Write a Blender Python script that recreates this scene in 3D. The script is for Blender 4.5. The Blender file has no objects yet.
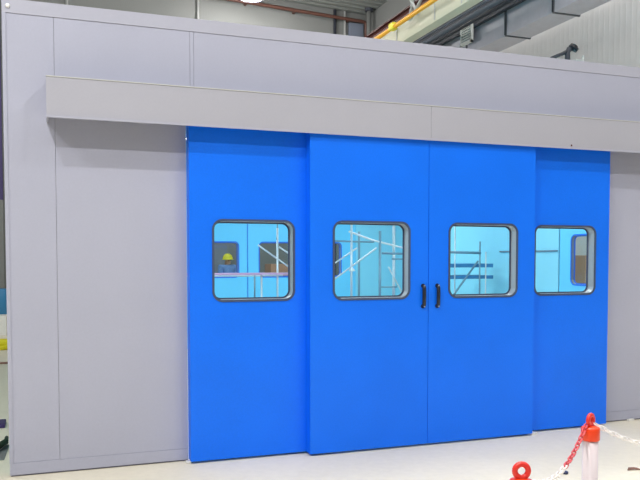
import bpy, bmesh, math, random
from mathutils import Vector, Matrix
random.seed(7)
S = bpy.context.scene
COL = S.collection
PI = math.pi

# ------------------------------------------------------------------ camera
YAW, PITCH, FPX, CY, DIST, EYE = 0.346905, -0.0421085, 746.63, 290.23, 5.86215, 1.6
FW = Vector((math.sin(YAW)*math.cos(PITCH), math.cos(YAW)*math.cos(PITCH), math.sin(PITCH)))
RT = Vector((math.cos(YAW), -math.sin(YAW), 0))
UP = RT.cross(FW)
CAM = Vector((0, -DIST, EYE))
def hit(px, py, ax, v):
    """point of the place seen at a pixel, on the plane x / y / z = v"""
    r = FW + RT*((px-320)/FPX) - UP*((py-CY)/FPX)
    i = 'xyz'.index(ax)
    return CAM + r*((v-CAM[i])/r[i])
cd = bpy.data.cameras.new('camera'); cam = bpy.data.objects.new('camera', cd); COL.objects.link(cam)
cd.sensor_width = 36; cd.lens = FPX/640*36; cd.shift_y = (CY-240)/640
cd.clip_start = .05; cd.clip_end = 200
cam.matrix_world = Matrix(((RT.x, UP.x, -FW.x, CAM.x), (RT.y, UP.y, -FW.y, CAM.y), (RT.z, UP.z, -FW.z, CAM.z), (0, 0, 0, 1)))
S.camera = cam
S.view_settings.view_transform = 'Standard'; S.view_settings.look = 'None'
S.view_settings.gamma = 1; S.view_settings.exposure = 0

# ------------------------------------------------------------------ materials
def lin(c):
    return tuple(((v/255)/12.92 if v/255 <= .04045 else (((v/255)+.055)/1.055)**2.4) for v in c) + (1,)
def mat(name, rgb, rough=.5, metal=0., var=.06, scale=30., bump=0., spec=.5, emit=0., scale2=None):
    m = bpy.data.materials.new(name); m.use_nodes = True
    nt = m.node_tree; b = nt.nodes['Principled BSDF']
    b.inputs['Roughness'].default_value = rough; b.inputs['Metallic'].default_value = metal
    b.inputs['Specular IOR Level'].default_value = spec
    c = lin(rgb)
    tc = nt.nodes.new('ShaderNodeTexCoord')
    no = nt.nodes.new('ShaderNodeTexNoise'); no.inputs['Scale'].default_value = scale
    no.inputs['Detail'].default_value = 5; no.inputs['Roughness'].default_value = .7
    nt.links.new(tc.outputs['Object'], no.inputs['Vector'])
    mr = nt.nodes.new('ShaderNodeMapRange')
    mr.inputs['From Min'].default_value = .25; mr.inputs['From Max'].default_value = .75
    mr.inputs['To Min'].default_value = 1-var; mr.inputs['To Max'].default_value = 1+var
    nt.links.new(no.outputs['Fac'], mr.inputs['Value'])
    val = mr.outputs['Result']
    if scale2:
        n2 = nt.nodes.new('ShaderNodeTexNoise'); n2.inputs['Scale'].default_value = scale2; n2.inputs['Detail'].default_value = 3
        nt.links.new(tc.outputs['Object'], n2.inputs['Vector'])
        m2 = nt.nodes.new('ShaderNodeMapRange'); m2.inputs['From Min'].default_value = .3; m2.inputs['From Max'].default_value = .7
        m2.inputs['To Min'].default_value = 1-var*.7; m2.inputs['To Max'].default_value = 1+var*.7
        nt.links.new(n2.outputs['Fac'], m2.inputs['Value'])
        mm = nt.nodes.new('ShaderNodeMath'); mm.operation = 'MULTIPLY'
        nt.links.new(val, mm.inputs[0]); nt.links.new(m2.outputs['Result'], mm.inputs[1]); val = mm.outputs[0]
    vm = nt.nodes.new('ShaderNodeVectorMath'); vm.operation = 'SCALE'
    vm.inputs[0].default_value = c[:3]; nt.links.new(val, vm.inputs['Scale'])
    nt.links.new(vm.outputs['Vector'], b.inputs['Base Color'])
    if bump:
        bp = nt.nodes.new('ShaderNodeBump'); bp.inputs['Strength'].default_value = bump; bp.inputs['Distance'].default_value = .01
        nt.links.new(no.outputs['Fac'], bp.inputs['Height']); nt.links.new(bp.outputs['Normal'], b.inputs['Normal'])
    if emit:
        b.inputs['Emission Color'].default_value = c; b.inputs['Emission Strength'].default_value = emit
    return m
M = {}
M['panel'] = mat('grey_coated_panel', (173, 176, 195), .55, var=.035, scale=60, scale2=1.3)
M['panel_trim'] = mat('grey_trim', (174, 176, 192), .5, var=.02)
M['canopy'] = mat('grey_cover_panel', (171, 172, 184), .55, var=.03, scale=60, scale2=1.1)
M['gap'] = mat('joint_sealant', (128, 128, 142), .8)
M['blue'] = mat('blue_door_paint', (8, 114, 252), .42, var=.05, scale=70, scale2=2.0, spec=.3)
M['cyan_leaf'] = mat('light_blue_door_paint', (104, 200, 240), .45, var=.03)
M['mid_blue'] = mat('blue_frame_paint', (20, 110, 225), .45, var=.03)
M['gasket'] = mat('dark_rubber', (62, 76, 104), .6)
M['liner'] = mat('satin_aluminium_liner', (166, 172, 180), .4, .2, var=.03)
M['white_wall'] = mat('cyan_inner_panel', (138, 209, 230), .5, var=.03, scale=3)
M['black'] = mat('black_plastic', (26, 28, 38), .35)
M['steel'] = mat('steel', (190, 190, 190), .3, .8)
M['screw'] = mat('bright_screw', (245, 245, 245), .3, .1)
M['floor'] = mat('sealed_concrete', (233, 226, 206), .6, var=.05, scale=14, scale2=.9)
M['conc_sheet'] = mat('grey_sheeting', (120, 122, 122), .6)
M['deck'] = mat('metal_roof_deck', (142, 146, 142), .6)
M['hallwall'] = mat('grey_hall_wall', (126, 128, 126), .7, scale2=.6)
M['white_corr'] = mat('white_corrugated_sheet', (234, 233, 234), .5, var=.04, scale=2)
M['brown_pipe'] = mat('brown_pipe_paint', (96, 62, 52), .5)
M['duct'] = mat('galvanised_duct', (206, 203, 214), .5, .0, var=.08, scale=4)
M['duct_dark'] = mat('duct_flange', (98, 100, 106), .6)
M['cream'] = mat('cream_girder_paint', (222, 222, 200), .55)
M['yellow'] = mat('yellow_paint', (252, 182, 4), .45)
M['lemon'] = mat('lemon_yellow', (238, 226, 30), .5)
M['redbrown'] = mat('red_oxide_paint', (78, 30, 24), .6)
M['dark'] = mat('dark_steel', (58, 62, 72), .6)
M['bluegrey'] = mat('blue_grey_pipe', (118, 126, 142), .5)
M['lightgrey'] = mat('light_grey_paint', (196, 198, 196), .5)
M['white'] = mat('white_paint', (232, 232, 228), .5)
M['galv'] = mat('galvanised_tube', (196, 205, 208), .4, .3)
M['darktube'] = mat('dull_steel_tube', (112, 146, 162), .45, .2)
M['bandblue'] = mat('blue_board', (52, 128, 176), .5)
M['pink'] = mat('pale_pink_board', (205, 160, 190), .5)
M['orange'] = mat('red_orange_plastic', (236, 66, 22), .35, var=.03)
M['redplastic'] = mat('red_plastic', (222, 50, 42), .35, var=.03)
M['redlink'] = mat('red_chain_plastic', (212, 84, 92), .4)
M['whitelink'] = mat('white_chain_plastic', (240, 236, 234), .4)
M['postwhite'] = mat('white_post_plastic', (208, 198, 202), .4, var=.02)
M['navy'] = mat('navy_plastic', (40, 48, 82), .4)
M['purple'] = mat('dark_purple_paint', (58, 44, 100), .5)
M['green'] = mat('dark_green_fabric', (30, 50, 30), .7)
M['shirt'] = mat('light_blue_cloth', (120, 160, 225), .8)
M['trouser'] = mat('navy_cloth', (40, 50, 80), .8)
M['skin'] = mat('skin', (190, 140, 112), .5, var=.02)
M['orange_box'] = mat('tan_orange_paint', (200, 150, 120), .6)
M['stain'] = mat('brown_scrap', (140, 105, 92), .8)
M['lamp'] = mat('lamp_glow', (255, 250, 240), .5, emit=6)

gl = bpy.data.materials.new('cyan_tinted_glass'); gl.use_nodes = True
nt = gl.node_tree; nt.nodes.clear()
out = nt.nodes.new('ShaderNodeOutputMaterial'); mx = nt.nodes.new('ShaderNodeMixShader')
tr = nt.nodes.new('ShaderNodeBsdfTransparent'); gs = nt.nodes.new('ShaderNodeBsdfGlossy')
lw = nt.nodes.new('ShaderNodeLayerWeight'); pw = nt.nodes.new('ShaderNodeMath'); pw.operation = 'POWER'; pw.inputs[1].default_value = 5
fr = nt.nodes.new('ShaderNodeMath'); fr.operation = 'MULTIPLY_ADD'; fr.inputs[1].default_value = .9; fr.inputs[2].default_value = .05
nt.links.new(lw.outputs['Facing'], pw.inputs[0]); nt.links.new(pw.outputs[0], fr.inputs[0])
tr.inputs['Color'].default_value = (.84, .97, 1, 1); gs.inputs['Roughness'].default_value = .03
nt.links.new(fr.outputs[0], mx.inputs[0]); nt.links.new(tr.outputs[0], mx.inputs[1]); nt.links.new(gs.outputs[0], mx.inputs[2])
nt.links.new(mx.outputs[0], out.inputs[0])
M['glass'] = gl
g2 = gl.copy(); g2.name = 'clear_glass'; M['clear'] = g2
for n in g2.node_tree.nodes:
    if n.type == 'BSDF_TRANSPARENT': n.inputs['Color'].default_value = (.86, .97, 1, 1)

# ------------------------------------------------------------------ mesh helpers
def box(bm, a, b, bev=0.):
    x0, y0, z0 = (min(a[i], b[i]) for i in range(3)); x1, y1, z1 = (max(a[i], b[i]) for i in range(3))
    v = [bm.verts.new(p) for p in ((x0,y0,z0),(x1,y0,z0),(x1,y1,z0),(x0,y1,z0),(x0,y0,z1),(x1,y0,z1),(x1,y1,z1),(x0,y1,z1))]
    fs = [bm.faces.new([v[i] for i in q]) for q in ((0,3,2,1),(4,5,6,7),(0,1,5,4),(1,2,6,5),(2,3,7,6),(3,0,4,7))]
    if bev:
        bmesh.ops.bevel(bm, geom=list({e for f in fs for e in f.edges}), offset=bev, segments=2, affect='EDGES', profile=.7)
def tube(bm, pts, r, n=10, cap=True, radii=None):
    pts = [Vector(p) for p in pts]; rings = []
    t0 = (pts[1]-pts[0]).normalized(); ref = Vector((0,0,1)) if abs(t0.z) < .9 else Vector((1,0,0))
    u = t0.cross(ref).normalized()
    for i, p in enumerate(pts):
        t = (pts[min(i+1, len(pts)-1)]-pts[max(i-1, 0)]).normalized()
        u = (u - t*u.dot(t)).normalized(); w = t.cross(u); rr = radii[i] if radii else r
        rings.append([bm.verts.new(p+(u*math.cos(2*PI*k/n)+w*math.sin(2*PI*k/n))*rr) for k in range(n)])
    for a, b in zip(rings, rings[1:]):
        for k in range(n): bm.faces.new((a[k], a[(k+1)%n], b[(k+1)%n], b[k])).smooth = True
    if cap: bm.faces.new(rings[0][::-1]); bm.faces.new(rings[-1])
def lathe(bm, prof, c=(0,0,0), n=28, axis='z'):
    rings = []
    for r, z in prof:
        ring = []
        for k in range(n):
            a = 2*PI*k/n
            p = (r*math.cos(a), r*math.sin(a), z) if axis == 'z' else ((z, r*math.cos(a), r*math.sin(a)) if axis == 'x' else (r*math.cos(a), z, r*math.sin(a)))
            ring.append(bm.verts.new(Vector(p)+Vector(c)))
        rings.append(ring)
    for a, b in zip(rings, rings[1:]):
        for k in range(n): bm.faces.new((a[k], a[(k+1)%n], b[(k+1)%n], b[k])).smooth = True
    bm.faces.new(rings[0][::-1]); bm.faces.new(rings[-1])
def torus(bm, R, r, mtx=Matrix(), stretch=0., n=20, m=8):
    rings = []
    for i in range(n):
        a = 2*PI*i/n; c = Vector((math.cos(a)*R, 0, math.sin(a)*R)); c.z += stretch if math.sin(a) >= 0 else -stretch
        d = Vector((math.cos(a), 0, math.sin(a)))
        rings.append([bm.verts.new(mtx @ (c+d*(math.cos(2*PI*k/m)*r)+Vector((0,1,0))*(math.sin(2*PI*k/m)*r))) for k in range(m)])
    for i in range(n):
        a, b = rings[i], rings[(i+1)%n]
        for k in range(m): bm.faces.new((a[k], a[(k+1)%m], b[(k+1)%m], b[k])).smooth = True
def rrect(x0, x1, z0, z1, r, seg=8):
    """corner arcs, each a list of (x, z), counter-clockwise from the lower left"""
    out = []
    for cx, cz, a0 in ((x0+r, z0+r, PI), (x1-r, z0+r, 1.5*PI), (x1-r, z1-r, 0), (x0+r, z1-r, .5*PI)):
        out.append([(cx+r*math.cos(a0+.5*PI*i/seg), cz+r*math.sin(a0+.5*PI*i/seg)) for i in range(seg+1)])
    return out
def slab_hole(bm, o, h, r, y0, y1, f=lambda x, y, z: (x, y, z)):
    """slab o=(x0,x1,z0,z1) from y0 to y1 with a rounded window hole h"""
    oc = [(o[0], o[2]), (o[1], o[2]), (o[1], o[3]), (o[0], o[3])]; arcs = rrect(*h, r)
    vs = {}
    for s, y in ((0, y0), (1, y1)):
        vs[s] = ([bm.verts.new(f(x, y, z)) for x, z in oc], [[bm.verts.new(f(x, y, z)) for x, z in a] for a in arcs])
        O, A = vs[s]
        for i in range(4):
            for j in range(len(A[i])-1):
                q = (O[i], A[i][j], A[i][j+1]); bm.faces.new(q if s else q[::-1])
            k = (i+1) % 4; q = (O[i], A[i][-1], A[k][0], O[k]); bm.faces.new(q if s else q[::-1])
    for i in range(4):
        k = (i+1) % 4; bm.faces.new((vs[0][0][i], vs[0][0][k], vs[1][0][k], vs[1][0][i]))
    a0 = sum(vs[0][1], []); a1 = sum(vs[1][1], [])
    for i in range(len(a0)):
        k = (i+1) % len(a0); bm.faces.new((a0[i], a1[i], a1[k], a0[k]))
    bmesh.ops.recalc_face_normals(bm, faces=bm.faces)
def ring_frame(bm, h, r, w, y0, y1, f=lambda x, y, z: (x, y, z)):
    """flat rounded frame of width w round the window h (inner edge on h)"""
    ai = sum(rrect(*h, r), []); ao = sum(rrect(h[0]-w, h[1]+w, h[2]-w, h[3]+w, r+w), [])
    L = [[bm.verts.new(f(x, y, z)) for x, z in c] for c, y in ((ao, y0), (ai, y0), (ai, y1), (ao, y1))]
    n = len(ai)
    for q in range(4):
        a, b = L[q], L[(q+1)%4]
        for i in range(n): bm.faces.new((a[i], a[(i+1)%n], b[(i+1)%n], b[i]))
    bmesh.ops.recalc_face_normals(bm, faces=bm.faces)
def pane(bm, h, r, y0, y1, f=lambda x, y, z: (x, y, z)):
    a = sum(rrect(*h, r), [])
    A = [bm.verts.new(f(x, y0, z)) for x, z in a]; bm.faces.new(A)      # single sheet: one pass of tint
def obj(name, bm, m, parent=None, smooth_mod=None):
    me = bpy.data.meshes.new(name); bm.to_mesh(me); bm.free()
    for k in (m if isinstance(m, (list, tuple)) else [m]): me.materials.append(M[k] if isinstance(k, str) else k)
    o = bpy.data.objects.new(name, me); COL.objects.link(o)
    if parent:
        o.parent = parent
    return o
def B(name, m, parent, *boxes, bev=0.):
    bm = bmesh.new()
    for a, b in boxes: box(bm, a, b, bev)
    return obj(name, bm, m, parent)
def T(name, m, parent, r, *lines, n=10):
    bm = bmesh.new()
    for l in lines: tube(bm, l, r, n)
    return obj(name, bm, m, parent)
def tag(o, label, cat, group=None, kind=None):
    o['label'] = label; o['category'] = cat
    if group: o['group'] = group
    if kind: o['kind'] = kind
    return o
def thing(name, label, cat, loc=(0,0,0), group=None):
    o = bpy.data.objects.new(name, None); COL.objects.link(o); o.location = loc; o.empty_display_size = .1
    return tag(o, label, cat, group)
def struct(o, label=None):
    o['kind'] = 'structure'
    if label: o['label'] = label
    return o
def dup(root, loc, label, rotz=None, group=None):
    r = root.copy(); COL.objects.link(r); r.location = loc; r['label'] = label
    if rotz is not None: r.rotation_euler.z = rotz
    for ch in list(root.children):
        c = ch.copy(); COL.objects.link(c); c.parent = r
        for g in ch.children:
            d = g.copy(); COL.objects.link(d); d.parent = c
    return r

# ------------------------------------------------------------------ hall shell
struct(B('floor', 'floor', None, ((-9, -9, -.1), (11.2, 15.2, 0))), 'pale sealed concrete hall floor')
XW = 11.0                                   # right wall of the hall
def ceil_z(x): return 9.08 - .0466*(x-4.5)
bm = bmesh.new()                            # roof deck with ribs running left to right
prof = []; y = -8.
while y < 15.2:
    prof += [(y, 0), (y+.13, 0), (y+.17, .05), (y+.26, .05)]; y += .3
ra = [bm.verts.new((-9, p, ceil_z(-9)+q)) for p, q in prof]; rb = [bm.verts.new((XW+.2, p, ceil_z(XW+.2)+q)) for p, q in prof]
for i in range(len(prof)-1): bm.faces.new((ra[i], rb[i], rb[i+1], ra[i+1]))
r = bmesh.ops.extrude_face_region(bm, geom=bm.faces[:])
bmesh.ops.translate(bm, verts=[g for g in r['geom'] if isinstance(g, bmesh.types.BMVert)], vec=(0, 0, .06))
struct(obj('ceiling', bm, 'deck'), 'ribbed grey metal roof deck over the hall')
bm = bmesh.new(); a = [bm.verts.new(p) for p in ((-9,15,0),(XW,15,0),(XW,15,ceil_z(XW)+.1),(-9,15,ceil_z(-9)+.1))]
bm.faces.new(a); r = bmesh.ops.extrude_face_region(bm, geom=bm.faces[:])
bmesh.ops.translate(bm, verts=[g for g in r['geom'] if isinstance(g, bmesh.types.BMVert)], vec=(0, .15, 0)); bmesh.ops.recalc_face_normals(bm, faces=bm.faces)
struct(obj('wall_back', bm, 'hallwall'), 'plain grey rear wall of the hall')
bm = bmesh.new(); prof = []; y = -3.                          # corrugated sheet, ribs upright
while y < 15: prof += [(y, 0), (y+.10, 0), (y+.115, .003), (y+.145, .003)]; y += .16
zt = ceil_z(XW)
ra = [bm.verts.new((XW-q, p, 0)) for p, q in prof]; rb = [bm.verts.new((XW-q, p, zt)) for p, q in prof]
for i in range(len(prof)-1): bm.faces.new((ra[i], rb[i], rb[i+1], ra[i+1]))
r = bmesh.ops.extrude_face_region(bm, geom=bm.faces[:])
bmesh.ops.translate(bm, verts=[g for g in r['geom'] if isinstance(g, bmesh.types.BMVert)], vec=(.08, 0, 0)); bmesh.ops.recalc_face_normals(bm, faces=bm.faces)
struct(obj('wall_right', bm, 'white_corr'), 'white corrugated side wall of the hall')

# ------------------------------------------------------------------ the grey enclosure
X0, X1, XS = -.295, 6.335, 3.02             # left corner, right corner, meeting line of the doors
DL, DR, ZT, ZD = 1.011, 5.0, 3.461, 2.592 # door opening, top of the wall, underside of the cover
G = .002
bm = bmesh.new()
for x0, x1, z0, z1 in ((X0, .05, .1, ZT-.1), (.05, DL, .1, 2.7), (.05, 1.045, 2.7, ZT-.1), (1.045, 1.075, 2.7, ZT-.1),
                       (1.075, X1, 2.7, ZT-.1), (DR, X1, .1, 2.7)):
    box(bm, (x0+G/2, 0, z0+G/2), (x1-G/2, .08, z1-G/2), .001)
struct(obj('wall_front', bm, 'panel'), 'grey panelled front wall of the enclosure')
struct(B('trim_1', 'panel_trim', None, ((X0-.004, -.006, ZT-.1), (X1+.004, .08, ZT)), bev=.002), 'grey capping strip along the top of the enclosure wall')
struct(B('baseboard_left', 'panel', None, ((X0-.002, -.004, .012), (DL-.002, .08, .1)), bev=.002), 'grey base strip left of the doors')
struct(B('baseboard_right', 'panel', None, ((DR+.002, -.004, .012), (X1, .08, .1)), bev=.002), 'grey base strip right of the doors')
struct(B('trim_2', 'gap', None, ((X0+.006, .012, 0), (DL-.002, .07, .0119)), ((DR+.002, .012, 0), (X1-.01, .07, .0119))), 'dark seal under the enclosure wall')
struct(B('trim_3', 'gap', None, ((X0+.02, .0815, .1), (DL-.01, .09, ZT-.1)), ((DR+.01, .0815, .1), (X1-.1, .09, ZT-.1)), ((DL-.01, .0815, 2.71), (DR+.01, .09, ZT-.1))), 'backing strip behind the panel joints')
struct(B('trim_4', 'panel', None, ((X0-.004, -.006, .1), (X0+.022, -.0005, ZT-.1))), 'grey corner strip at the left edge of the wall')
YB = 7.15
f_side = lambda x, y, z: (y, x, z)
struct(B('wall_left', 'white_wall', None, ((X0, .095, 0), (X0+.08, YB-.005, ZT-.1))), 'left side wall of the enclosure')
YD0, YD1 = .75, hit(559, 260, 'x', 6.25)[1]                 # personnel door in the right side wall
struct(B('wall_side_right', 'white_wall', None, ((6.25, .095, 0), (X1, YD0-.01, ZT-.1)), ((6.25, YD1+.01, 0), (X1, YB-.005, ZT-.1)), ((6.25, YD0-.01, 2.2), (X1, YD1+.01, ZT-.1))), 'right side wall of the enclosure')
struct(B('ceiling_enclosure', 'white_wall', None, ((X0+.01, .09, ZT-.09), (X1-.01, YB+.1, ZT-.02))), 'flat roof of the enclosure')

H0, H1 = 1.272, 1.899; RAD = .072
def make_door(name, x0, x1, hx0, hx1, y0, th, label, m='blue', mframe='gasket', glass='glass', z0=.02, z1=2.695, f=lambda x, y, z: (x, y, z), front=-1):
    bm = bmesh.new(); slab_hole(bm, (x0, x1, z0, z1), (hx0, hx1, H0, H1), RAD, y0, y0+th, f)
    bmesh.ops.remove_doubles(bm, verts=bm.verts, dist=1e-6)
    d = obj(name, bm, m); struct(d, label)
    h = (hx0, hx1, H0, H1); w = .006
    fy, by = (y0, y0+th) if front < 0 else (y0+th, y0)
    s = 1 if front < 0 else -1
    hi = (hx0+w, hx1-w, H0+w, H1-w)
    bm = bmesh.new(); ring_frame(bm, hi, RAD-w, w-.0005, fy+s*.004, by-s*.001, f); obj('window_liner', bm, 'liner', d)
    bm = bmesh.new(); ring_frame(bm, hi, RAD-w, .017, fy-s*.007, fy-s*.0005, f); obj('window_gasket', bm, mframe, d)
    hj = (hi[0]+.012, hi[1]-.012, hi[2]+.012, hi[3]-.012)
    bm = bmesh.new(); ring_frame(bm, hj, RAD-w-.012, .012, by-s*.022, by-s*.012, f); obj('glazing_bead', bm, mframe, d)
    bm = bmesh.new(); pane(bm, (hi[0]+.001, hi[1]-.001, hi[2]+.001, hi[3]-.001), RAD-w, by-s*.017, 0, f); obj('window_pane', bm, glass, d)
    return d
d1 = make_door('door_1', DL, 2.06, 1.198, 1.852, -.11, .105, 'blue outer door leaf furthest left, standing back from its neighbour')
d2 = make_door('door_2', 1.958, XS-.0025, 2.162, 2.836, -.215, .1, 'blue sliding door leaf left of the meeting line')
d3 = make_door('door_3', XS+.0025, 4.086, 3.222, 3.897, -.215, .1, 'blue sliding door leaf right of the meeting line')
d4 = make_door('door_4', 3.98, DR, 4.165, 4.835, -.11, .105, 'blue outer door leaf furthest right, standing back from its neighbour')
def handle(d, px):
    p = hit(px, 296, 'y', -.240); x = p.x; zt, zb = 1.383, 1.186
    bm = bmesh.new()
    pts = [(x, -.216, zt-.012), (x, -.232, zt-.013), (x, -.240, zt-.026), (x, -.242, (zt+zb)/2), (x, -.240, zb+.026), (x, -.232, zb+.013), (x, -.216, zb+.012)]
    tube(bm, pts, .0155, 12); h = obj('handle', bm, 'black', d)
    for z in (zt-.012, zb+.012):
        bm = bmesh.new(); lathe(bm, [(.017, -.223), (.018, -.219), (.018, -.2155)], (x, 0, z), 16, 'y'); obj('handle_mount', bm, 'black', h)
    for z in (zt-.010, zb+.010):
        bm = bmesh.new(); lathe(bm, [(.004, -.2530), (.0065, -.251), (.0065, -.235)], (x, 0, z), 10, 'y'); obj('screw', bm, 'steel', h)
handle(d2, 424.2); handle(d3, 438.4)
# far end of the enclosure: the same set of doors seen from the inside
FS = 3.33
o0, o1 = FS-2.05, FS+2.09
struct(B('wall_rear', 'white_wall', None, ((X0, YB, 0), (o0-.002, YB+.1, ZT-.1)), ((o1+.002, YB, 0), (X1, YB+.1, ZT-.1)), ((o0-.002, YB, 2.64), (o1+.002, YB+.1, ZT-.1))), 'white rear wall inside the enclosure')
for k, (a, b, c, d) in enumerate(((o0, FS-1.062, o0+.19, o0+.845), (FS-1.06, FS-.006, FS-.84, FS-.165), (FS+.006, FS+1.06, FS+.215, FS+.875), (FS+1.062, o1, FS+1.14, FS+1.8))):
    make_door('door_%d' % (k+5), a, b, c, d, YB+.01, .08, 'light blue rear door leaf, number %d from the left, seen through the front windows' % (k+1), 'cyan_leaf', 'mid_blue', 'clear', z1=2.62)
struct(B('trim_5', 'mid_blue', None, ((FS-.0055, YB+.0, .02), (FS+.0055, YB+.08, 2.62))), 'blue meeting strip between the rear doors')
# right-hand personnel door
make_door('door_9', YD0, YD1, YD0+.22, YD1-.23, 6.26, .06, 'blue side door leaf with window inside the enclosure', 'cyan_leaf', 'mid_blue', 'clear', z1=2.18, f=f_side)

# inner ceiling lights
for i, (x, y) in enumerate(((1.3, 1.8), (4.6, 1.8), (1.3, 5.0), (4.6, 5.0))):
    l = B('ceiling_light', 'white', None, ((x-.6, y-.15, ZT-.14), (x+.6, y+.15, ZT-.091)), bev=.006)
    tag(l, ['white strip light on the enclosure ceiling, front left', 'white strip light on the enclosure ceiling, front right', 'white strip light on the enclosure ceiling, rear left', 'white strip light on the enclosure ceiling, rear right'][i], 'light', 'strip lights inside the enclosure')
    B('diffuser', 'lamp', l, ((x-.57, y-.12, ZT-.146), (x+.57, y+.12, ZT-.1405)))
    ld = bpy.data.lights.new('strip_lamp', 'AREA'); ld.shape = 'RECTANGLE'; ld.size = 1.1; ld.size_y = .24; ld.energy = 54; ld.color = (1, .98, .95)
    lo = bpy.data.objects.new('strip_lamp', ld); COL.objects.link(lo); lo.location = (x, y, ZT-.16)

# ------------------------------------------------------------------ track cover over the doors
cv = thing('door_track_cover', 'long grey box cover running above the blue sliding doors', 'cover', (0, 0, 0))
CX0, CX1, CZ, CYF = -.008, 6.32, 2.875, -.25
B('cover_panel', 'canopy', cv, ((CX0, CYF, ZD), (XS-.001, CYF+.012, CZ)), bev=.002)
B('cover_panel', 'canopy', cv, ((XS+.001, CYF, ZD), (CX1, CYF+.012, CZ)), bev=.002)
B('end_plate', 'canopy', cv, ((CX0, CYF+.0125, ZD), (CX0+.012, -.001, CZ-.0005)))
B('end_plate', 'canopy', cv, ((CX1-.012, CYF+.0125, ZD), (CX1, -.001, CZ-.0005)))
B('top_plate', 'canopy', cv, ((CX0+.0125, CYF+.0125, CZ-.012), (CX1-.0125, -.001, CZ-.0005)))
B('track', 'dark', cv, ((.3, -.20, 2.74), (6.1, -.14, 2.80)))
B('top_flange', 'lightgrey', cv, ((CX0, CYF-.005, CZ+.0005), (CX1, -.001, CZ+.007)), bev=.001)
B('bottom_lip', 'panel_trim', cv, ((CX0, CYF-.006, ZD-.001), (CX1, CYF-.0005, ZD+.017)), bev=.001)
bm = bmesh.new(); p = hit(7.5, 5.5, 'y', -.008); lathe(bm, [(.006, -.022), (.015, -.017), (.017, -.0065)], (p.x, 0, p.z), 14, 'y')
obj('bolt_head', bm, 'screw', bpy.data.objects['trim_1'])
bm = bmesh.new(); p = hit(571, 146.5, 'y', CYF); lathe(bm, [(.005, CYF-.012), (.008, CYF-.010), (.008, CYF-.0065)], (p.x, 0, ZD+.03), 10, 'y')
obj('screw', bm, 'redbrown', cv)

# ------------------------------------------------------------------ stanchions and chains in front
def ring_z(x): return x
pa = hit(590.5, 426, 'z', .90); pb = hit(521.5, 473, 'z', .918)
def make_stanchion(loc, label, rz):
    t = thing('barrier_post', label, 'post', loc, 'white barrier posts with red tops')
    bm = bmesh.new(); lathe(bm, [(.15, 0), (.155, .012), (.15, .03), (.10, .05), (.05, .062), (.038, .075)], n=36); obj('base', bm, 'black', t)
    bm = bmesh.new(); lathe(bm, [(.0325, .06), (.0325, .846)], n=32); obj('tube', bm, 'postwhite', t)
    bm = bmesh.new(); lathe(bm, [(.0365, .842), (.038, .846), (.038, .889), (.036, .895), (.02, .900), (.012, .902)], n=32); obj('cap', bm, 'orange', t)
    bm = bmesh.new(); torus(bm, .0215, .0095, Matrix.Translation((0, 0, .925)) @ Matrix.Rotation(rz, 4, 'Z'), 0, 24, 10); obj('eyelet', bm, 'redplastic', t)
    return t
RZA = math.radians(-20+45)
A = make_stanchion((pa.x, pa.y, 0), 'white barrier post with an orange cap, standing whole in front of the doors', RZA)
Bp = make_stanchion((pb.x, pb.y, 0), 'barrier post whose red ring top just shows at the lower edge', math.radians(-18))
pc = (2.98, pa.y-.12, 0)
Cp = make_stanchion(pc, 'white barrier post beyond the right edge holding the white chain', RZA)
link_meshes = {}
def link_mesh(m):
    if m not in link_meshes:
        bm = bmesh.new(); torus(bm, .0085, .0032, Matrix(), .010, 16, 6)
        me = bpy.data.meshes.new('chain_link'); bm.to_mesh(me); bm.free(); me.materials.append(M[m]); link_meshes[m] = me
    return link_meshes[m]
def chain(p0, p1, sag, colour, label):
    p0, p1 = Vector(p0), Vector(p1)
    root = thing('barrier_chain', label, 'chain', p0)
    f = lambda t: p0.lerp(p1, t) - Vector((0, 0, 4*sag*t*(1-t)))
    N = 400; L = [0]; P = [f(i/N) for i in range(N+1)]
    for i in range(N): L.append(L[-1]+(P[i+1]-P[i]).length)
    n = round(L[-1]/.0295); k = 0
    for i in range(n):
        s = (i+.5)/n*L[-1]
        while L[k+1] < s: k += 1
        p = P[k]; t = (P[k+1]-P[k]).normalized()
        q = t.to_track_quat('Z', 'Y').to_matrix().to_4x4() @ Matrix.Rotation(PI/2*(i % 2)+.5, 4, 'Z')
        o = bpy.data.objects.new('chain_link', link_mesh(colour(s/L[-1], i))); COL.objects.link(o); o.parent = root
        o.matrix_local = Matrix.Translation(p-p0) @ q
    return root
eA = Vector((A.location.x, A.location.y, .913)); eB = Vector((Bp.location.x, Bp.location.y, .910)); eC = Vector((pc[0], pc[1], .913))
chain(eA+Vector((-.018, .004, -.004)), eB+Vector((.002, .002, -.002)), .105, lambda u, i: 'redlink' if u < .40 or u > .93 else 'whitelink', 'red and white plastic chain sagging between the two barrier posts')
chain(eA+Vector((.018, -.002, -.004)), eC, .125, lambda u, i: 'whitelink', 'white plastic chain leaving the capped post towards the right edge')

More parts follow.
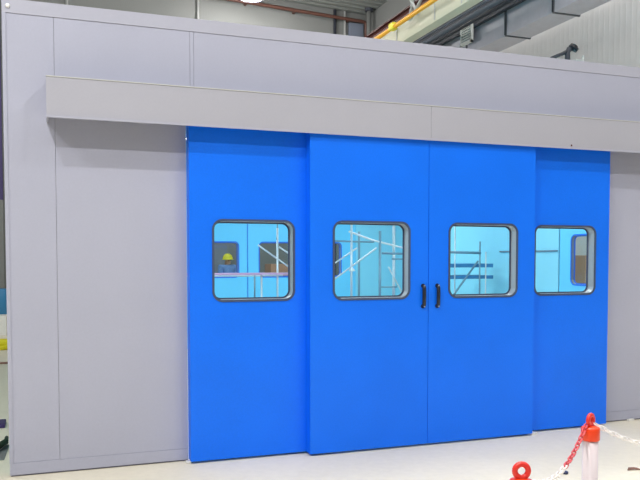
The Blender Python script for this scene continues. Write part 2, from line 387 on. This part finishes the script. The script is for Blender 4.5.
# small things on the floor in front
p = hit(565, 472.5, 'z', .01)
bm = bmesh.new(); lathe(bm, [(.02, 0), (.0235, .004), (.0235, .02), (.019, .024)], n=20)
o = obj('bottle_cap', bm, 'navy'); o.location = (p.x, p.y, 0); o.scale = (1, 1, .8); tag(o, 'small dark navy cap lying on the concrete floor near the chain', 'cap')
p = hit(633, 470, 'z', 0)
bm = bmesh.new()
for k in range(3): tube(bm, [(-.05+.02*k, .02*k, .006), (0+.01*k, .012*k-.01, .012), (.05, -.02+.015*k, .006)], .005, 6)
o = obj('scrap_wire', bm, 'stain'); o.location = (p.x, p.y, 0); tag(o, 'brownish scrap of wire on the floor at the lower right', 'scrap')
p = hit(534, 435.5, 'z', .01); o = B('floor_guide', 'white', None, ((-.03, -.022, 0), (.03, .022, .018)), bev=.004); o.location = (4.13, -.16, 0); tag(o, 'small white floor guide at the foot of the right sliding door', 'guide')
o = B('floor_guide', 'white', None, ((-.02, -.018, 0), (.02, .018, .018)), bev=.004); o.location = (DL-.012, -.06, 0); tag(o, 'small white floor guide at the foot of the leftmost door', 'guide')
o = B('floor_guide', 'white', None, ((-.035, -.015, 0), (.035, .015, .02)), bev=.004); q = hit(631, 420, 'z', .01); o.location = (q.x, -.025, 0); tag(o, 'small white block at the foot of the wall right of the doors', 'guide')

# ------------------------------------------------------------------ inside: scaffolding seen through the glass
YS = 3.5
def w(px, py, y=YS): return hit(px, py, 'y', y)
def post(t, x, y, ztop, r=.017, m='galv'):
    return T('post', m, t, r, [(x, y, 0), (x, y, ztop)])
s1 = thing('scaffold', 'scaffold frame with a pale board, seen through the leftmost window', 'scaffold', (0, 0, 0), 'scaffolding inside the enclosure')
for px, zt in ((261.5, 1.39), (277.5, 2.0)):
    post(s1, w(px, 270).x, YS, zt, .013)
post(s1, 1.55, YS, 2.0); post(s1, w(264.5, 270).x, YS+.5, 1.39, .012, 'darktube'); post(s1, 1.55, YS+.5, 1.39)
T('brace', 'galv', s1, .011, [w(258, 245), w(300, 275)]); T('brace', 'galv', s1, .011, [w(279, 247), w(305, 264)])
T('brace', 'darktube', s1, .009, [w(277, 240), w(277.5, 222)])
B('board', 'pink', s1, ((1.5, YS-.04, 1.392), (3.02, YS+.25, 1.415)), bev=.004)
T('ledger', 'galv', s1, .012, [(1.5, YS+.5, 1.37), (3.02, YS+.5, 1.37)])
s2 = thing('scaffold', 'scaffold frame with long bright braces, seen through the second window', 'scaffold', (0, 0, 0), 'scaffolding inside the enclosure')
post(s2, w(351.5, 240).x, YS, 2.15, .016); post(s2, w(380, 240).x, YS, 1.98, .018, 'darktube'); post(s2, w(397, 240).x, YS+.1, 2.2, .02)
post(s2, w(359, 240, 4.3).x, 4.3, 2.0, .018, 'darktube')
T('brace', 'white', s2, .013, [w(349, 231.5), w(372, 240), w(405, 248.5)])
T('brace', 'galv', s2, .011, [w(328, 268), w(357, 248)]); T('brace', 'galv', s2, .012, [w(328, 284), w(376.5, 248)])
T('brace', 'galv', s2, .011, [w(388.5, 267), w(406, 300)])
T('ledger', 'darktube', s2, .013, [w(333, 241), w(374, 242)]); T('ledger', 'darktube', s2, .016, [w(382, 253.2), w(409, 254)])
T('ledger', 'darktube', s2, .010, [w(392, 259), w(409, 259)]); T('ledger', 'darktube', s2, .010, [w(380, 287), w(397, 287)])
bm = bmesh.new(); p = w(352, 270.5); lathe(bm, [(.005, .05), (.02, .03), (.045, 0), (.04, -.01)], p, 16); obj('clamp', bm, 'white', s2)
s3 = thing('scaffold', 'scaffold frame with blue boards and one dark brace, seen through the third window', 'scaffold', (0, 0, 0), 'scaffolding inside the enclosure')
post(s3, w(480, 240).x, YS, 1.85, .012, 'darktube'); post(s3, w(455, 240).x, YS, 2.4, .010)
post(s3, w(486, 240).x, YS, 1.7, .010)
T('ledger', 'darktube', s3, .020, [w(446, 252), w(480.5, 253)])
T('brace', 'darktube', s3, .014, [w(478, 261), w(450, 300)])
B('board', 'bandblue', s3, ((w(446, 265).x, YS+.02, 1.475), (w(494, 265).x, YS+.4, 1.53)), bev=.004)
B('board', 'bandblue', s3, ((w(446, 278).x, YS+.02, 1.31), (w(494, 278).x, YS+.4, 1.36)), bev=.004)
q0, q1 = hit(533, 251, 'x', 6.235), hit(556, 251, 'x', 6.235)
tag(T('wall_conduit', 'bluegrey', None, .009, [(6.238, YD1+.02, 1.705), (6.238, 3.6, 1.705)]), 'thin grey blue conduit on the inner side wall, seen through the rightmost window', 'conduit')
# ------------------------------------------------------------------ above the roof: services of the hall
def run(name, m, label, cat, boxes, bev=.0):
    bm = bmesh.new()
    for a, b in boxes: box(bm, a, b, bev)
    return tag(obj(name, bm, m), label, cat)
# sprinkler pipe on the rear wall
T_ = lambda px, py, y: hit(px, py, 'y', y)
a = T_(225, -1.5, 14.75); b_ = T_(362, 21.5, 14.75); c_ = T_(366, 25, 14.75); d_ = T_(366, 50, 14.75)
e_ = a + (a-b_)*.7
bm = bmesh.new(); tube(bm, [e_, a, b_, (b_+c_)/2+Vector((.03, 0, .03)), c_, d_], .05, 12)
for k in (.15, .5, .9):
    q = a.lerp(b_, k); box(bm, (q.x-.03, q.y+.04, q.z-.03), (q.x+.03, 14.999, q.z+.03))
tube(bm, [(d_.x, d_.y, d_.z), (d_.x, d_.y, 0)], .049, 12)
tag(obj('sprinkler_pipe', bm, 'brown_pipe'), 'brown pipe running under the roof deck and turning down', 'pipe')
# ceiling lamp
def make_lamp(x, y, z, label):
    t = thing('high_bay_lamp', label, 'lamp', (x, y, z), 'high bay lamps of the hall')
    bm = bmesh.new(); lathe(bm, [(.30, 0), (.31, .01), (.27, .12), (.17, .26), (.09, .31), (.08, .45), (.03, .47)], n=28)
    bmesh.ops.delete(bm, geom=[f for f in bm.faces if len(f.verts) > 4 and abs(f.calc_center_median().z) < .01], context='FACES')
    obj('shade', bm, 'dark', t)
    bm = bmesh.new(); lathe(bm, [(.02, .05), (.07, .09), (.08, .16), (.04, .26)], n=16); obj('bulb', bm, 'lamp', t)
    top = ceil_z(x)-z
    T('hanger', 'dark', t, .012, [(0, 0, .47), (0, 0, top)])
    return t
p = hit(251, -1.5, 'z', 8.3); lamp1 = make_lamp(p.x, p.y, 8.3, 'round dark high bay lamp hanging from the roof deck')
# upright rods on the rear wall
for px, m, z0, lb in ((67, 'lightgrey', 3, 'thin pale conduit on the rear wall near the left corner'), (198, 'lightgrey', 3, 'thin pale conduit on the rear wall above the left door'),
                      (335, 'dark', 3, 'thin dark conduit on the rear wall crossing the brown pipe'), (345, 'lightgrey', 3, 'thin pale conduit beside the dark one on the rear wall')):
    x = T_(px, 8, 14.93).x; tt = ceil_z(x) if px != 335 else T_(335, 7, 14.93).z
    tag(T('conduit', m, None, .035 if m == 'lightgrey' else .045, [(x, 14.945, 0), (x, 14.94, tt)]), lb, 'conduit')
q = T_(369, 10, 14.4); t = thing('roof_drain', 'grey upright drain pipe with a dark collar at the corner of the deck', 'pipe', (q.x, 14.4, 0))
T('downpipe', 'hallwall', t, .07, [(0, 0, 0), (0, 0, ceil_z(q.x))]); T('collar', 'dark', t, .12, [(0, 0, q.z-.05), (0, 0, q.z+.1)])
run('service_cabinet', 'bluegrey', 'blue grey cabinet against the rear wall right of the conduits', 'cabinet', [((T_(349.5, 23, 14.86).x, 14.86, 0), (T_(363.5, 23, 14.86).x, 14.99, T_(350, 22.5, 14.86).z))], .01)
# diagonal grey roof edge beam, deck side
bx = T_(367, 21, 15).x
run('roof_beam', 'hallwall', 'wide grey beam running into the depth under the roof', 'beam', [((9.05, -6, 8.3), (9.5, 14.98, 8.86))], .01)
GT = hit(393, 19, 'x', 6.95).z
# red oxide girder, yellow rail, cream girder
run('steel_girder', 'redbrown', 'dark red steel girder running behind the yellow rail', 'girder', [((6.99, -1.0, GT), (7.01, -.95, ceil_z(7)-.02)), ((6.99, 2, GT), (7.01, 2.05, ceil_z(7)-.02)), ((6.95, -2, GT-.40), (7.05, 14.6, GT-.03)), ((6.89, -2, GT-.03), (7.11, 14.6, GT)), ((6.89, -2, GT-.43), (7.11, 14.6, GT-.40))])
ry = hit(408, 17.5, 'x', 6.6)
yr = thing('guard_rail', 'bright yellow pipe running along the cream girder', 'rail', (6.6, 0, ry.z))
T('rail', 'yellow', yr, .045, [(0, -2, 0), (0, 14.6, 0)], n=12)
q = hit(393, 27.5, 'x', 6.6); B('rail_joint', 'lemon', yr, ((-.06, q.y-.10, -.05), (.06, q.y+.10, .085)), bev=.02)
bl = hit(430, 20, 'x', 6.85); z = bl.z
gz0 = hit(404, 39, 'x', 6.8).z; gz1 = hit(408, 19.5, 'x', 6.8).z
cg = thing('crane_girder', 'cream box girder running into the depth above the roof', 'girder', (0, 0, 0))
B('web', 'cream', cg, ((6.80, -2, gz0), (6.84, 14.6, gz1)), bev=.003)
T('hanger', 'lightgrey', cg, .015, [(6.82, -1.4, ry.z-.03), (6.82, -1.4, ceil_z(6.8)-.02)])
B('flange', 'cream', cg, ((6.80, -2, gz0-.03), (7.02, 14.6, gz0-.002)), bev=.003)
for py_ in ((397, 32), (435, 15), (462, 2)):
    q = hit(py_[0], py_[1], 'x', 6.8); B('stiffener', 'lightgrey', cg, ((6.785, q.y-.012, gz0+.002), (6.7995, q.y+.012, gz1-.01)))
# pale bracing above the rail
tb = thing('bracing', 'pale grey lattice bracing standing above the yellow rail', 'bracing', (0, 0, 0))
for (a, b) in (((409, 21), (414, -6)), ((418, 14), (407, -8)), ((411, 19), (424, -6))):
    a, b = hit(*a, 'x', 6.72), hit(*b, 'x', 6.72); b = a + (b-a)*((ceil_z(6.72)-.03-a.z)/(b.z-a.z))
    T('strut', 'lightgrey', tb, .03, [a, b], n=8)
# pipes between girder and duct
pz = hit(465, 20, 'x', 8.0).z
cp = thing('pipe_bundle', 'dark pipes running side by side between the girder and the duct', 'pipes', (8.0, 0, pz))
T('pipe', 'bluegrey', cp, .055, [(0, -2, 0), (0, 14.6, 0)]); T('pipe', 'bluegrey', cp, .022, [(-.05, -2, .10), (-.05, 14.6, .10)]); T('pipe', 'dark', cp, .035, [(.03, -2, -.10), (.03, 14.6, -.10)])
T('hanger', 'dark', cp, .01, [(0, 2, .05), (0, 2, ceil_z(8)-pz-.01)])
# duct
dz0 = 6.0; dx0 = (hit(482.5, 47.5, 'z', dz0).x+hit(577.5, 0, 'z', dz0).x)/2; dx1 = (hit(505, 51, 'z', dz0).x+hit(606, 1, 'z', dz0).x)/2
du = thing('air_duct', 'large grey rectangular air duct with dark flanged joints', 'duct', (0, 0, 0))
bm = bmesh.new(); box(bm, (dx0, -2, dz0), (dx1, 14.6, dz0+.78), .004); obj('duct_body', bm, 'duct', du)
ys = [hit(503, 35, 'z', dz0).y, hit(553, 12, 'z', dz0).y]; step = ys[0]-ys[1]
for k in range(-5, 7):
    y = ys[0]+k*step
    if -2 < y < 14.7:
        bm = bmesh.new(); box(bm, (dx0-.02, y-.018, dz0-.02), (dx1+.02, y+.018, dz0-.001)); box(bm, (dx0-.02, y-.018, dz0-.001), (dx0-.001, y+.018, dz0+.8)); box(bm, (dx1+.001, y-.02, dz0-.001), (dx1+.025, y+.02, dz0+.8))
        obj('flange', bm, 'duct_dark', du)
for k in (0, 1):
    y = ys[k]; T('hanger', 'dark', du, .012, [(dx0-.035, y, dz0), (dx0-.035, y, ceil_z(dx0)-.01)])
tz = hit(500, 12.5, 'x', dx0-.11).z  # dark strip modelled where the duct side lies in shadow
run('duct_shadow', 'dark', 'dark strip standing in for the shadow along the side of the duct', 'shadow', [((dx0-.13, -2, tz), (dx0-.04, 14.6, tz+.02)), ((dx0-.06, -2, tz+.02), (dx0-.04, 14.6, tz+.62)), ((dx0-.13, -2, tz+.02), (dx0-.12, 14.6, tz+.62))])
# louvre on the duct side
LX = dx0-.165; la, lb_ = hit(461, 45, 'x', LX), hit(472, 20, 'x', LX)
lt, lbm = hit(461, 27, 'x', LX).z, hit(472, 41, 'x', LX).z
lv = thing('air_grille', 'small white slatted air grille on the side of the duct', 'grille', (LX, (la.y+lb_.y)/2, (lt+lbm)/2))
hy, hz = abs(la.y-lb_.y)/2+.01, abs(lt-lbm)/2+.01
B('frame', 'white', lv, ((-.02, -hy, -hz), (.029, -hy+.04, hz)), ((-.02, hy-.04, -hz), (.029, hy, hz)), ((-.02, -hy, hz-.05), (.029, hy, hz)), ((-.02, -hy, -hz), (.029, hy, -hz+.04)))
B('backing', 'bluegrey', lv, ((.012, -hy+.041, -hz+.041), (.028, hy-.041, hz-.051)))
for k in range(7):
    zz = -hz+.055+k*(2*hz-.12)/6.1
    B('slat', 'white', lv, ((-.015, -hy+.041, zz-.014), (.011, hy-.041, zz+.014)))
# flanged black pipe on the roof of the enclosure
YE = .7; RZ = ZT-.02
e1, e2, e3 = hit(573, 47.5, 'y', YE), hit(552, 60, 'y', YE), hit(567.5, 54, 'y', YE)
vp = thing('roof_pipe', 'black flanged pipe elbow standing on the roof of the enclosure', 'pipe', (e3.x, YE, RZ))
L = lambda v: Vector(v)-Vector((e3.x, YE, RZ))
bm = bmesh.new(); ez = e1.z-.01
tube(bm, [L((e3.x, YE, RZ)), L((e3.x, YE, ez-.05)), L((e3.x+.012, YE-.004, ez-.015)), L((e1.x-.01, YE-.01, ez))], .028, 12); obj('elbow', bm, 'dark', vp)
bm = bmesh.new(); n = Vector((.55, -.35, .75)).normalized(); c = L((e1.x, YE-.01, ez+.005))
tube(bm, [c-n*.02, c+n*.018], .052, 20); tube(bm, [c+n*.018, c+n*.03], .03, 16); obj('flange', bm, 'black', vp)
bm = bmesh.new(); tube(bm, [L(hit(570, 50, 'y', YE)), L(hit(563, 53.5, 'y', YE)), L(hit(552, 58, 'y', YE)), L((e2.x-.13, YE, RZ+.02))], .020, 10); obj('branch_pipe', bm, 'dark', vp)
q = hit(583, 55, 'y', .7); qz = hit(583, 50, 'y', .7).z
o = B('roof_bracket', 'lightgrey', None, ((-.16, -.012, 0), (.02, .012, .3)), bev=.0)
bpy.data.objects.remove(o)
bm = bmesh.new(); box(bm, (-.008, -.012, 0), (.008, .012, qz-RZ-.01)); box(bm, (-.12, -.012, qz-RZ-.075), (-.0081, .012, qz-RZ-.06)); box(bm, (-.12, -.012, 0), (-.108, .012, qz-RZ-.0755))
o = obj('roof_bracket', bm, 'lightgrey'); o.scale = (.8, 1, .85); o.location = (q.x, YE, RZ); tag(o, 'small grey bracket on the roof just right of the black elbow', 'bracket')

# ------------------------------------------------------------------ sliver of the hall left of the enclosure
p = hit(-1, 150, 'y', 6.0); cz_ = hit(0, 200, 'y', 14.6).z
xe = hit(2.2, 150, 'y', 14.6).x
sc = thing('steel_column', 'steel column by the rear wall at the left edge, dark purple above and grey below', 'column', (xe-.2, 14.6, 0))
B('upper_section', 'purple', sc, ((-.15, -.1, cz_), (.2, -.07, 9.25)), ((-.15, .07, cz_), (.2, .1, 9.25)), ((.0, -.07, cz_), (.03, .07, 9.25)))
B('lower_section', 'hallwall', sc, ((-.15, -.1, 0), (.2, -.07, cz_-.001)), ((-.15, .07, 0), (.2, .1, cz_-.001)), ((.0, -.07, 0), (.03, .07, cz_-.001)))
q = hit(2, 308, 'y', 13.4); bm = bmesh.new(); lathe(bm, [(.28, 0), (.29, .02), (.28, .3), (.29, .32), (.28, .6), (.29, .87), (.27, .88)], n=24)
o = obj('drum', bm, 'bandblue'); o.location = (q.x-.12, 13.6, 0); tag(o, 'dark blue drum by the rear wall at the left edge', 'drum')
q = hit(6, 325, 'y', 11); run('packing_box', 'white', 'pale box on the floor in front of the blue drum', 'box', [((q.x-.7, 11, 0), (q.x, 11.5, hit(3, 316, 'y', 11).z))], .01)
q = hit(2.5, 341, 'z', .15)
bm = bmesh.new(); torus(bm, .12, .05, Matrix.Rotation(PI/2, 4, 'X')); torus(bm, .11, .05, Matrix.Translation((.01, 0, .08)) @ Matrix.Rotation(PI/2, 4, 'X'))
o = obj('hose_coil', bm, 'lemon'); o.location = (q.x-.03, q.y, .05); tag(o, 'coiled yellow hose on the floor at the left edge', 'hose')
a, b_ = hit(-8, 363.6, 'z', .012), hit(7.5, 363, 'z', .012)
tag(T('floor_cable', 'stain', None, .018, [a, b_, b_+Vector((.25, .05, 0))], n=8), 'brown cable crossing the floor left of the enclosure', 'cable')
q = hit(5, 426, 'z', .02); run('tool_case', 'purple', 'dark purple case on the floor left of the enclosure', 'case', [((q.x-.35, q.y, 0), (q.x, q.y+.22, .045))], .01)
q = hit(8.3, 450, 'z', 0)
bm = bmesh.new(); a = [bm.verts.new(v) for v in ((q.x-.30, q.y-.35, 0), (q.x-.015, q.y-.33, 0), (q.x, q.y+.15, 0), (q.x-.12, q.y+.2, 0))]
bm.faces.new(a); r = bmesh.ops.extrude_face_region(bm, geom=bm.faces[:]); bmesh.ops.translate(bm, verts=[g for g in r['geom'] if isinstance(g, bmesh.types.BMVert)], vec=(0, 0, .008)); bmesh.ops.recalc_face_normals(bm, faces=bm.faces)
tag(obj('plastic_sheet', bm, 'conc_sheet'), 'grey sheet lying on the floor beside the left corner', 'sheet')
bm = bmesh.new()
for k in range(4): tube(bm, [(q.x-.10+.012*k, q.y-.14+.02*k, .028+.015*k), (q.x-.05+.012*k, q.y+.02, .040+.014*k), (q.x-.02, q.y+.16, .028+.014*k)], .016, 8)
tag(obj('strap_bundle', bm, 'green'), 'dark green bundle of straps on the grey sheet', 'straps')

# ------------------------------------------------------------------ beyond the rear doors: worker, crates
PX = hit(227, 252, 'y', 12.5)
worker = thing('person', 'person in a yellow hard hat and light blue shirt beyond the rear window', 'person', (PX.x, 12.5, 0))
worker.rotation_euler.z = .35; worker.scale = (.97, .97, .985)
def skin(name, verts, edges, m, parent, lev=1):
    me = bpy.data.meshes.new(name); me.from_pydata([v[0] for v in verts], edges, []); me.materials.append(M[m])
    o = bpy.data.objects.new(name, me); COL.objects.link(o); o.parent = parent
    md = o.modifiers.new('skin', 'SKIN'); md.use_smooth_shade = True
    if not me.skin_vertices: me.skin_vertices.new()
    for i, v in enumerate(verts):
        r = v[1]; me.skin_vertices[0].data[i].radius = r if isinstance(r, tuple) else (r, r)
    me.skin_vertices[0].data[0].use_root = True
    s = o.modifiers.new('sub', 'SUBSURF'); s.levels = lev; s.render_levels = lev
    return o
HT = 1.0
V = [((0,0,.94), .13), ((0,0,1.12), .12), ((0,-.01,1.32), .14), ((0,0,1.44), .08), ((0,0,1.45), .06), ((0,-.02,1.50), .08), ((0,-.03,1.56), (.098, .105)), ((0,-.03,1.63), .07)]
E_ = [(0,1),(1,2),(2,3),(3,4),(4,5),(5,6),(6,7)]
V.append(((0,-.14,1.54), .012)); E_.append((6, 8))
for s in (-1, 1):
    n = len(V)
    V += [((s*.17,0,1.40), .06), ((s*.22,-.02,1.14), .045), ((s*.20,-.22,1.02), .034), ((s*.19,-.28,1.00), .026), ((s*.10,0,.88), .09), ((s*.11,0,.50), .058), ((s*.11,.01,.10), .042), ((s*.12,-.13,.04), .036)]
    E_ += [(3, n), (n, n+1), (n+1, n+2), (n+2, n+3), (0, n+4), (n+4, n+5), (n+5, n+6), (n+6, n+7)]
    for k, (dx, ln) in enumerate(((-.027, .07), (-.009, .08), (.009, .075), (.027, .06))):
        m_ = len(V); V += [((s*.19+dx, -.32, 1.0), .009), ((s*.19+dx, -.32-ln*.5, .99), .008), ((s*.19+dx, -.32-ln*.8, .965), .007)]
        E_ += [(n+3, m_), (m_, m_+1), (m_+1, m_+2)]
    m_ = len(V); V += [((s*.19-s*.035, -.29, .99), .010), ((s*.19-s*.05, -.33, .975), .009)]; E_ += [(n+3, m_), (m_, m_+1)]
skin('body', V, E_, 'skin', worker)
SV = [((0,0,.92), .155), ((0,0,1.12), .15), ((0,-.01,1.32), .165), ((0,0,1.43), .12), ((0,0,1.465), .085)]
SE = [(0,1),(1,2),(2,3),(3,4)]
for s in (-1, 1):
    n = len(SV); SV += [((s*.19,0,1.42), .09), ((s*.225,-.02,1.14), .062), ((s*.205,-.19,1.03), .05)]; SE += [(3, n), (n, n+1), (n+1, n+2)]
skin('shirt', SV, SE, 'shirt', worker)
TV = [((0,0,.92), .15)]; TE = []
for s in (-1, 1):
    n = len(TV); TV += [((s*.10,0,.84), .11), ((s*.11,0,.50), .078), ((s*.11,.01,.13), .065)]; TE += [(0, n), (n, n+1), (n+1, n+2)]
skin('trousers', TV, TE, 'trouser', worker)
for s in (-1, 1):
    bm = bmesh.new(); box(bm, (s*.115-.05, -.19, 0), (s*.115+.05, .07, .085), .025); obj('boot', bm, 'black', worker)
    bm = bmesh.new(); lathe(bm, [(.003, -.112), (.011, -.108), (.011, -.098)], (s*.034, -.02, 1.575), 10, 'y'); obj('eye', bm, 'black', worker)
bm = bmesh.new(); lathe(bm, [(.155, 1.60), (.158, 1.608), (.132, 1.615), (.126, 1.66), (.10, 1.715), (.06, 1.742), (.01, 1.75)], (0, -.03, 0), 28)
box(bm, (-.012, -.12, 1.71), (.012, .06, 1.755), .006)
h = obj('hard_hat', bm, 'lemon', worker)
q = hit(273, 266, 'y', 13.6)
run('crate', 'orange_box', 'tan orange crate behind the rear window near the rear wall', 'crate', [((q.x-.12, 13.4, 0), (q.x+.45, 14, 1.46))], .01)
q = hit(222, 260, 'y', 14.2)
run('crate', 'bluegrey', 'blue grey tall crate behind the person at the rear wall', 'crate', [((q.x-.9, 14.0, 0), (q.x+.1, 14.6, 1.95))], .01)
run('storage_cabinet', 'lightgrey', 'pale grey cabinet outside the side door window', 'cabinet', [((9.6, 3.6, 0), (10.3, 4.5, 2.0))], .01)
run('packing_case', 'orange_box', 'tan packing case outside the side door window', 'case', [((8.6, 4.6, 0), (9.6, 5.6, 1.66))], .01)

# ------------------------------------------------------------------ light
W = bpy.data.worlds.new('world'); S.world = W; W.use_nodes = True
bg = W.node_tree.nodes['Background']; bg.inputs['Color'].default_value = (1, .985, .98, 1); bg.inputs['Strength'].default_value = .24
def lamp(x, y, z, e, r=.12, col=(1, .97, .95)):
    l = bpy.data.lights.new('high_bay_or_fill', 'POINT'); l.energy = e; l.shadow_soft_size = r; l.color = col
    o = bpy.data.objects.new('high_bay_or_fill', l); COL.objects.link(o); o.location = (x, y, z)
for x, y, e in ((-5.4, -4.7, 560), (-2.0, -4.7, 520), (5.0, -4.7, 330), (-5.4, -8.4, 330), (-2.0, -8.4, 880), (5.0, -8.4, 410)):
    lamp(x, y, 8.0, e, .10)
lamp(lamp1.location.x, lamp1.location.y, 8.22, 260, .08)
lamp(-1, 8, 8.0, 240, .3); lamp(2.0, 3.0, 8.0, 380, .3); lamp(7.55, 2.6, 8.2, 300, .3); lamp(10.0, -1.0, 8.0, 330, .3); lamp(4, 10.5, 5.5, 200, .3)  # unseen fill lamps added to brighten rear hall, duct and right wall
for x in (-1.5, 1.5, 4.5, 7.5):                 # unseen narrow spots, added only to brighten the floor
    l = bpy.data.lights.new('floor_fill', 'SPOT'); l.energy = 1180; l.spot_size = math.radians(46); l.spot_blend = 1; l.shadow_soft_size = .2; l.color = (1, .97, .93)
    o = bpy.data.objects.new('floor_fill', l); COL.objects.link(o); o.location = (x, -2.9, 8.0)
